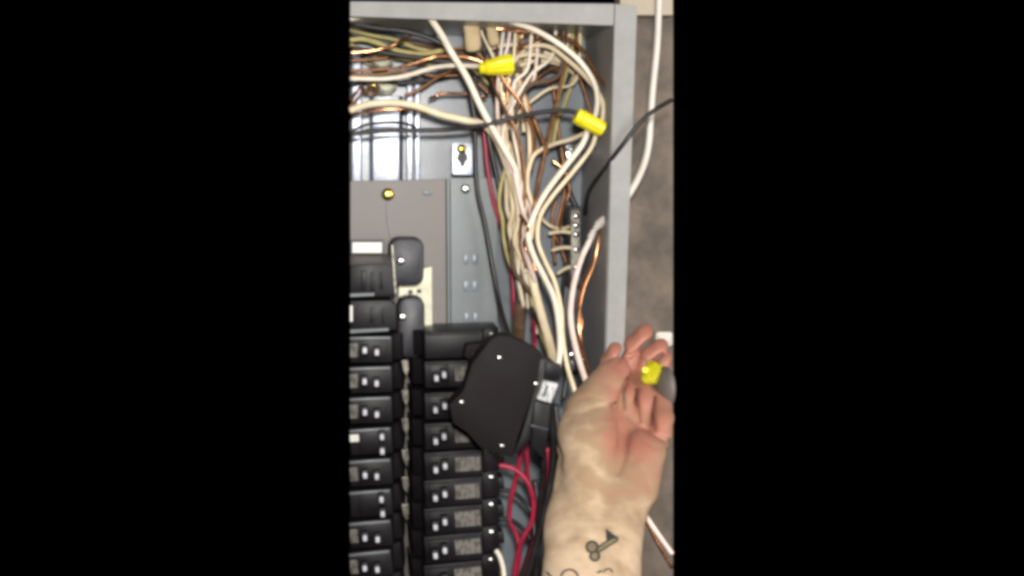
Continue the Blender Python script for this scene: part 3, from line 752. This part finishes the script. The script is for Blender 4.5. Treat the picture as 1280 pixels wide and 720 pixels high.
crease([(773, 590), (780, 570), (783, 548), (780, 525), (768, 508)], 5.0, 3.4)
crease([(768, 508), (750, 508), (728, 516)], 2.2, 2.4)
crease([(722, 500), (738, 496), (752, 500)], 1.2, 1.8)
crease([(740, 540), (756, 532), (770, 534)], 0.9, 2.2)
crease([(792, 575), (806, 590), (812, 612)], 1.1, 2.6)
crease([(782, 518), (800, 533), (820, 545), (840, 553)], 5.0, 2.3)
crease([(786, 534), (806, 552), (822, 560), (838, 563)], 1.2, 2.0)
crease([(796, 486), (796, 502), (799, 526)], 3.2, 1.9)
crease([(818, 496), (817, 510), (818, 536)], 3.2, 1.9)
crease([(779, 512), (778, 490), (784, 474)], 4.0, 2.0)
crease([(788, 446), (800, 436), (812, 426)], 3.2, 1.7)
crease([(808, 458), (818, 449), (828, 443)], 3.2, 1.7)
crease([(772, 452), (776, 442), (780, 436)], 3.0, 1.8)
crease([(752, 478), (766, 486), (774, 484)], 0.9, 2.0)
crease([(757, 462), (766, 468), (772, 474)], 0.7, 1.6)
crease([(745, 648), (775, 646), (803, 636)], 1.0, 2.6)
crease([(690, 652), (725, 660), (765, 658)], 0.5, 2.4)
crease([(758, 705), (764, 675), (766, 648)], -1.6, 5.0)
crease([(778, 715), (780, 680), (779, 655)], 1.4, 4.5)
crease([(786, 445), (799, 438)], .9, 1.5)
crease([(806, 452), (818, 450)], .9, 1.5)
D = D + (0.35 * np.sin(U * .21 + 1.3 * np.sin(V * .13)) * np.sin(V * .17 + W * .11)).astype(np.float32)


def surface_nets(F, level=0.0):
    F = F - level
    s = F < 0
    nx, ny, nz = F.shape
    acc = np.zeros((nx - 1, ny - 1, nz - 1, 3), np.float32)
    cnt = np.zeros((nx - 1, ny - 1, nz - 1), np.float32)
    corners = [(i, j, k) for i in (0, 1) for j in (0, 1) for k in (0, 1)]
    sl = lambda c: tuple(slice(c[q], F.shape[q] - 1 + c[q]) for q in range(3))
    for c in corners:
        for q in range(3):
            if c[q] == 0:
                e = list(c)
                e[q] = 1
                fa, fb = F[sl(c)], F[sl(tuple(e))]
                m = (fa < 0) != (fb < 0)
                t = np.where(m, fa / np.where(m, fa - fb, 1), 0)
                for r in range(3):
                    acc[..., r] += np.where(m, c[r] + (t if r == q else 0), 0)
                cnt += m
    act = cnt > 0
    idx = -np.ones(act.shape, np.int64)
    idx[act] = np.arange(act.sum())
    base = np.argwhere(act).astype(np.float32)
    verts = base + acc[act] / cnt[act][:, None]
    faces = []
    for q in range(3):
        a, b = [(1, 2), (2, 0), (0, 1)][q]
        lo = [slice(1, -1)] * 3
        lo[q] = slice(0, -1)
        hi = list(lo)
        hi[q] = slice(1, None)
        m = s[tuple(lo)] != s[tuple(hi)]
        pos = np.argwhere(m)
        off = np.ones(3, np.int64)
        off[q] = 0
        pos = pos + off
        inside = s[tuple(pos.T)]

        def at(da, db):
            p = pos.copy()
            p[:, a] -= da
            p[:, b] -= db
            return idx[tuple(p.T)]
        quad = np.stack([at(1, 1), at(0, 1), at(0, 0), at(1, 0)], 1)
        quad[~inside] = quad[~inside][:, ::-1]
        faces.append(quad)
    return verts, np.concatenate(faces)


D[:, -2:, :] = 5
hv, hf = surface_nets(D)
# two passes of Laplacian smoothing
for _ in range(2):
    acc = np.zeros_like(hv)
    cnt = np.zeros(len(hv))
    for i in range(4):
        a, b = hf[:, i], hf[:, (i + 1) % 4]
        np.add.at(acc, a, hv[b])
        np.add.at(cnt, a, 1)
        np.add.at(acc, b, hv[a])
        np.add.at(cnt, b, 1)
    hv = 0.45 * hv + 0.55 * acc / cnt[:, None]
uvw = hv * step + np.array([us[0], vs[0], ws[0]])
yy_ = HY + (uvw[:, 2] + TILT * (600 - uvw[:, 1])) * S
PV = np.stack([XC + (uvw[:, 0] - VX) * K * (1 + yy_) - H0.x, yy_ - H0.y, ZC + (VY - uvw[:, 1]) * K * (1 + yy_) - H0.z], 1)

# skin: redder palm and fingertips, light falloff painted in (upper hand darker, forearm paler), fine mottling and pores
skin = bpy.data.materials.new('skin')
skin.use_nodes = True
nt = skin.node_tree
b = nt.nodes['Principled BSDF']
at_ = nt.nodes.new('ShaderNodeAttribute')
at_.attribute_name = 'flush_and_falloff'
tc = nt.nodes.new('ShaderNodeTexCoord')
n1 = nt.nodes.new('ShaderNodeTexNoise')
n1.inputs['Scale'].default_value = 55
n1.inputs['Detail'].default_value = 6
nt.links.new(tc.outputs['Object'], n1.inputs['Vector'])
ad = nt.nodes.new('ShaderNodeMath')
ad.operation = 'MULTIPLY_ADD'
ad.inputs[1].default_value = 0.95
nt.links.new(n1.outputs['Fac'], ad.inputs[0])
nt.links.new(at_.outputs['Fac'], ad.inputs[2])
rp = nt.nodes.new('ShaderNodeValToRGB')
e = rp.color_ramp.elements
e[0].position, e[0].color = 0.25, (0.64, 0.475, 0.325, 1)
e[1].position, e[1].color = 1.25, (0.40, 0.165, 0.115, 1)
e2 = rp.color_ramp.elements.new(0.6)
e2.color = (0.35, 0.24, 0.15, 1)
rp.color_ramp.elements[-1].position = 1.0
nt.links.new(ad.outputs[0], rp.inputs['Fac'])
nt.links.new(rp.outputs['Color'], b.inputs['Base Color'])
b.inputs['Roughness'].default_value = 0.45
b.inputs['Specular IOR Level'].default_value = 0.5
b.inputs['Subsurface Weight'].default_value = 0.12
b.inputs['Subsurface Radius'].default_value = (1.0, 0.35, 0.2)
b.inputs['Subsurface Scale'].default_value = 0.004
n2 = nt.nodes.new('ShaderNodeTexVoronoi')
n2.inputs['Scale'].default_value = 900
nt.links.new(tc.outputs['Object'], n2.inputs['Vector'])
bp = nt.nodes.new('ShaderNodeBump')
bp.inputs['Strength'].default_value = 0.15
bp.inputs['Distance'].default_value = 0.0004
nt.links.new(n2.outputs['Distance'], bp.inputs['Height'])
nt.links.new(bp.outputs['Normal'], b.inputs['Normal'])

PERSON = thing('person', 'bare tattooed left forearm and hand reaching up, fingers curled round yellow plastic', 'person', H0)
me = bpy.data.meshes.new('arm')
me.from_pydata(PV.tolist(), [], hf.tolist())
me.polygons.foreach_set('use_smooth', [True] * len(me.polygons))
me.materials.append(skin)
fl = me.attributes.new('flush_and_falloff', 'FLOAT', 'POINT')


def bump3(c, r):
    q = ((uvw[:, 0] - c[0]) / r[0]) ** 2 + ((uvw[:, 1] - c[1]) / r[1]) ** 2
    return np.exp(-q)


flush_and_falloff = -0.10 + 0.32 / (1 + np.exp((uvw[:, 1] - 520) / 24))  # darker towards the fingers: painted falloff of the light
flush_and_falloff += 0.36 * bump3((800, 585), (62, 80)) + 0.22 * bump3((765, 545), (22, 40)) + 0.26 * bump3((820, 525), (48, 44))
flush_and_falloff += 0.6 * bump3((806, 414), (14, 10)) + 0.6 * bump3((826, 432), (12, 10)) + 0.6 * bump3((768, 434), (12, 9)) + .4 * bump3((800, 450), (40, 40))
fl.data.foreach_set('value', flush_and_falloff.astype(np.float32))
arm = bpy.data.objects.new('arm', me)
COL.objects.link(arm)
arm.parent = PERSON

# tattoos projected on the skin
bvh = BVHTree.FromPolygons([Vector(p) for p in PV], hf.tolist())


def cam_hit(px, py, lift=0.00025):
    """skin point seen at that spot of the wrist, looking straight in"""
    c = Vector((XC, -1, ZC)) - H0
    hit, nrm, _, _ = bvh.ray_cast(c, (P(px, py, HY) - H0 - c).normalized())
    if hit is None:
        return None
    if nrm.y > 0:
        nrm = -nrm
    return hit + nrm * lift


def tattoo(name, inside, x0, y0, x1, y1, material, lift=0.00025, q=0.5):
    bm = bmesh.new()
    cache = {}

    def vert(i, j):
        if (i, j) not in cache:
            h = cam_hit(x0 + i * q, y0 + j * q, lift)
            cache[(i, j)] = bm.verts.new(h) if h is not None else None
        return cache[(i, j)]
    for i in range(int((x1 - x0) / q)):
        for j in range(int((y1 - y0) / q)):
            if inside(x0 + (i + .5) * q, y0 + (j + .5) * q):
                vv = [vert(i, j), vert(i + 1, j), vert(i + 1, j + 1), vert(i, j + 1)]
                if all(vv):
                    bm.faces.new(vv)
    m2 = bpy.data.meshes.new(name)
    bm.to_mesh(m2)
    bm.free()
    m2.materials.append(M[material])
    o = bpy.data.objects.new(name, m2)
    COL.objects.link(o)
    o.parent = PERSON
    return o


def segd(x, y, a, b):
    dx, dy = b[0] - a[0], b[1] - a[1]
    t = max(0, min(1, ((x - a[0]) * dx + (y - a[1]) * dy) / (dx * dx + dy * dy)))
    return math.hypot(x - a[0] - t * dx, y - a[1] - t * dy)


def intri(x, y, a, b, c):
    s = lambda p, q: (x - q[0]) * (p[1] - q[1]) - (p[0] - q[0]) * (y - q[1])
    d = (s(a, b), s(b, c), s(c, a))
    return not (min(d) < 0 and max(d) > 0)


def key_line(x, y):
    r1, r2 = math.hypot((x - 740), (y - 684)), math.hypot(x - 743.5, y - 695.5)
    if 5.6 < r1 < 8.2 and r2 > 4.5:
        return True
    if 4.4 < r2 < 7.0 and r1 > 6:
        return True
    d = segd(x, y, (747, 688), (769, 674))
    if 2.2 < d < 4.2 and r1 > 7 and r2 > 6 and not intri(x, y, (757, 661), (772, 672), (758, 677)):
        return True
    return intri(x, y, (757, 661), (772, 672), (758, 677))


def key_fill(x, y):
    if key_line(x, y):
        return False
    return math.hypot(x - 740, y - 684) < 6 or math.hypot(x - 743.5, y - 695.5) < 4.6 or segd(x, y, (747, 688), (769, 674)) < 2.3


tattoo('key_tattoo', key_line, 728, 655, 776, 706, 'ink')['label'] = 'dark inked old-fashioned key'
tattoo('key_tattoo_shading', key_fill, 728, 655, 776, 706, 'inkfill')


def curls(x, y):
    r = math.hypot(x - 712, y - 723)
    return (9.5 < r < 11.8 and y < 722) or segd(x, y, (684, 716), (690, 722)) < 1.3 or (segd(x, y, (747, 716), (752, 714)) < 1.2) or (4.5 < math.hypot(x - 760, y - 717) < 6.5 and y < 716)


tattoo('curled_tattoo', curls, 678, 706, 772, 732, 'ink')

# ------------------------------------------------------------------ what the hand holds
YN = thing('wire_connector', 'clear yellow plastic connector gripped in the curled fingers', 'connector', hp(813, 478, -2))
rnd = random.Random(3)
bm = bmesh.new()
for i in range(34):
    v = Vector((rnd.gauss(0, 1), rnd.gauss(0, 1), rnd.gauss(0, 1))).normalized() * rnd.uniform(.88, 1.08)
    bm.verts.new(hp(813.5, 467, -18) + Vector((v.x * 16.5 + v.z * 2.5, v.y * 12, v.z * 18)) * S)
bmesh.ops.convex_hull(bm, input=bm.verts[:])
obj('cap', bm, 'yclear', YN)
obj('wing', bm_prism([hp(819, 459, -26), hp(829, 454, -25), hp(828, 465, -23), hp(819, 471, -25)], Vector((0, 4 * S, 0)), .0005), 'yclear', YN)
obj('ferrule', bm_lathe([(0, 4 * S), (7 * S, 4.4 * S), (8 * S, 3 * S), (6 * S, 2.6 * S)], hp(807, 463, -25), (-.35, -1, .25), 14), 'yellow', YN, 'auto')
# grey disc
t = thing('grey_knob', 'grey rounded plastic knob resting on the little finger', 'knob', hp(834, 510, -6))
bm = bm_lathe([(0, 14 * S), (2 * S, 24 * S), (5 * S, 28 * S), (10 * S, 28.5 * S), (15 * S, 25 * S), (19 * S, 17 * S), (21 * S, 7 * S)], hp(839, 484, 2), (-.995, -.08, .02), 32)
obj('cap', bm, 'greydisc', t, 'auto')
obj('hub', bm_lathe([(0, 6 * S), (24 * S, 6 * S), (26 * S, 4 * S)], hp(832, 484, 2), (.0, 1, 0), 16), 'greydisc', t, 'auto')
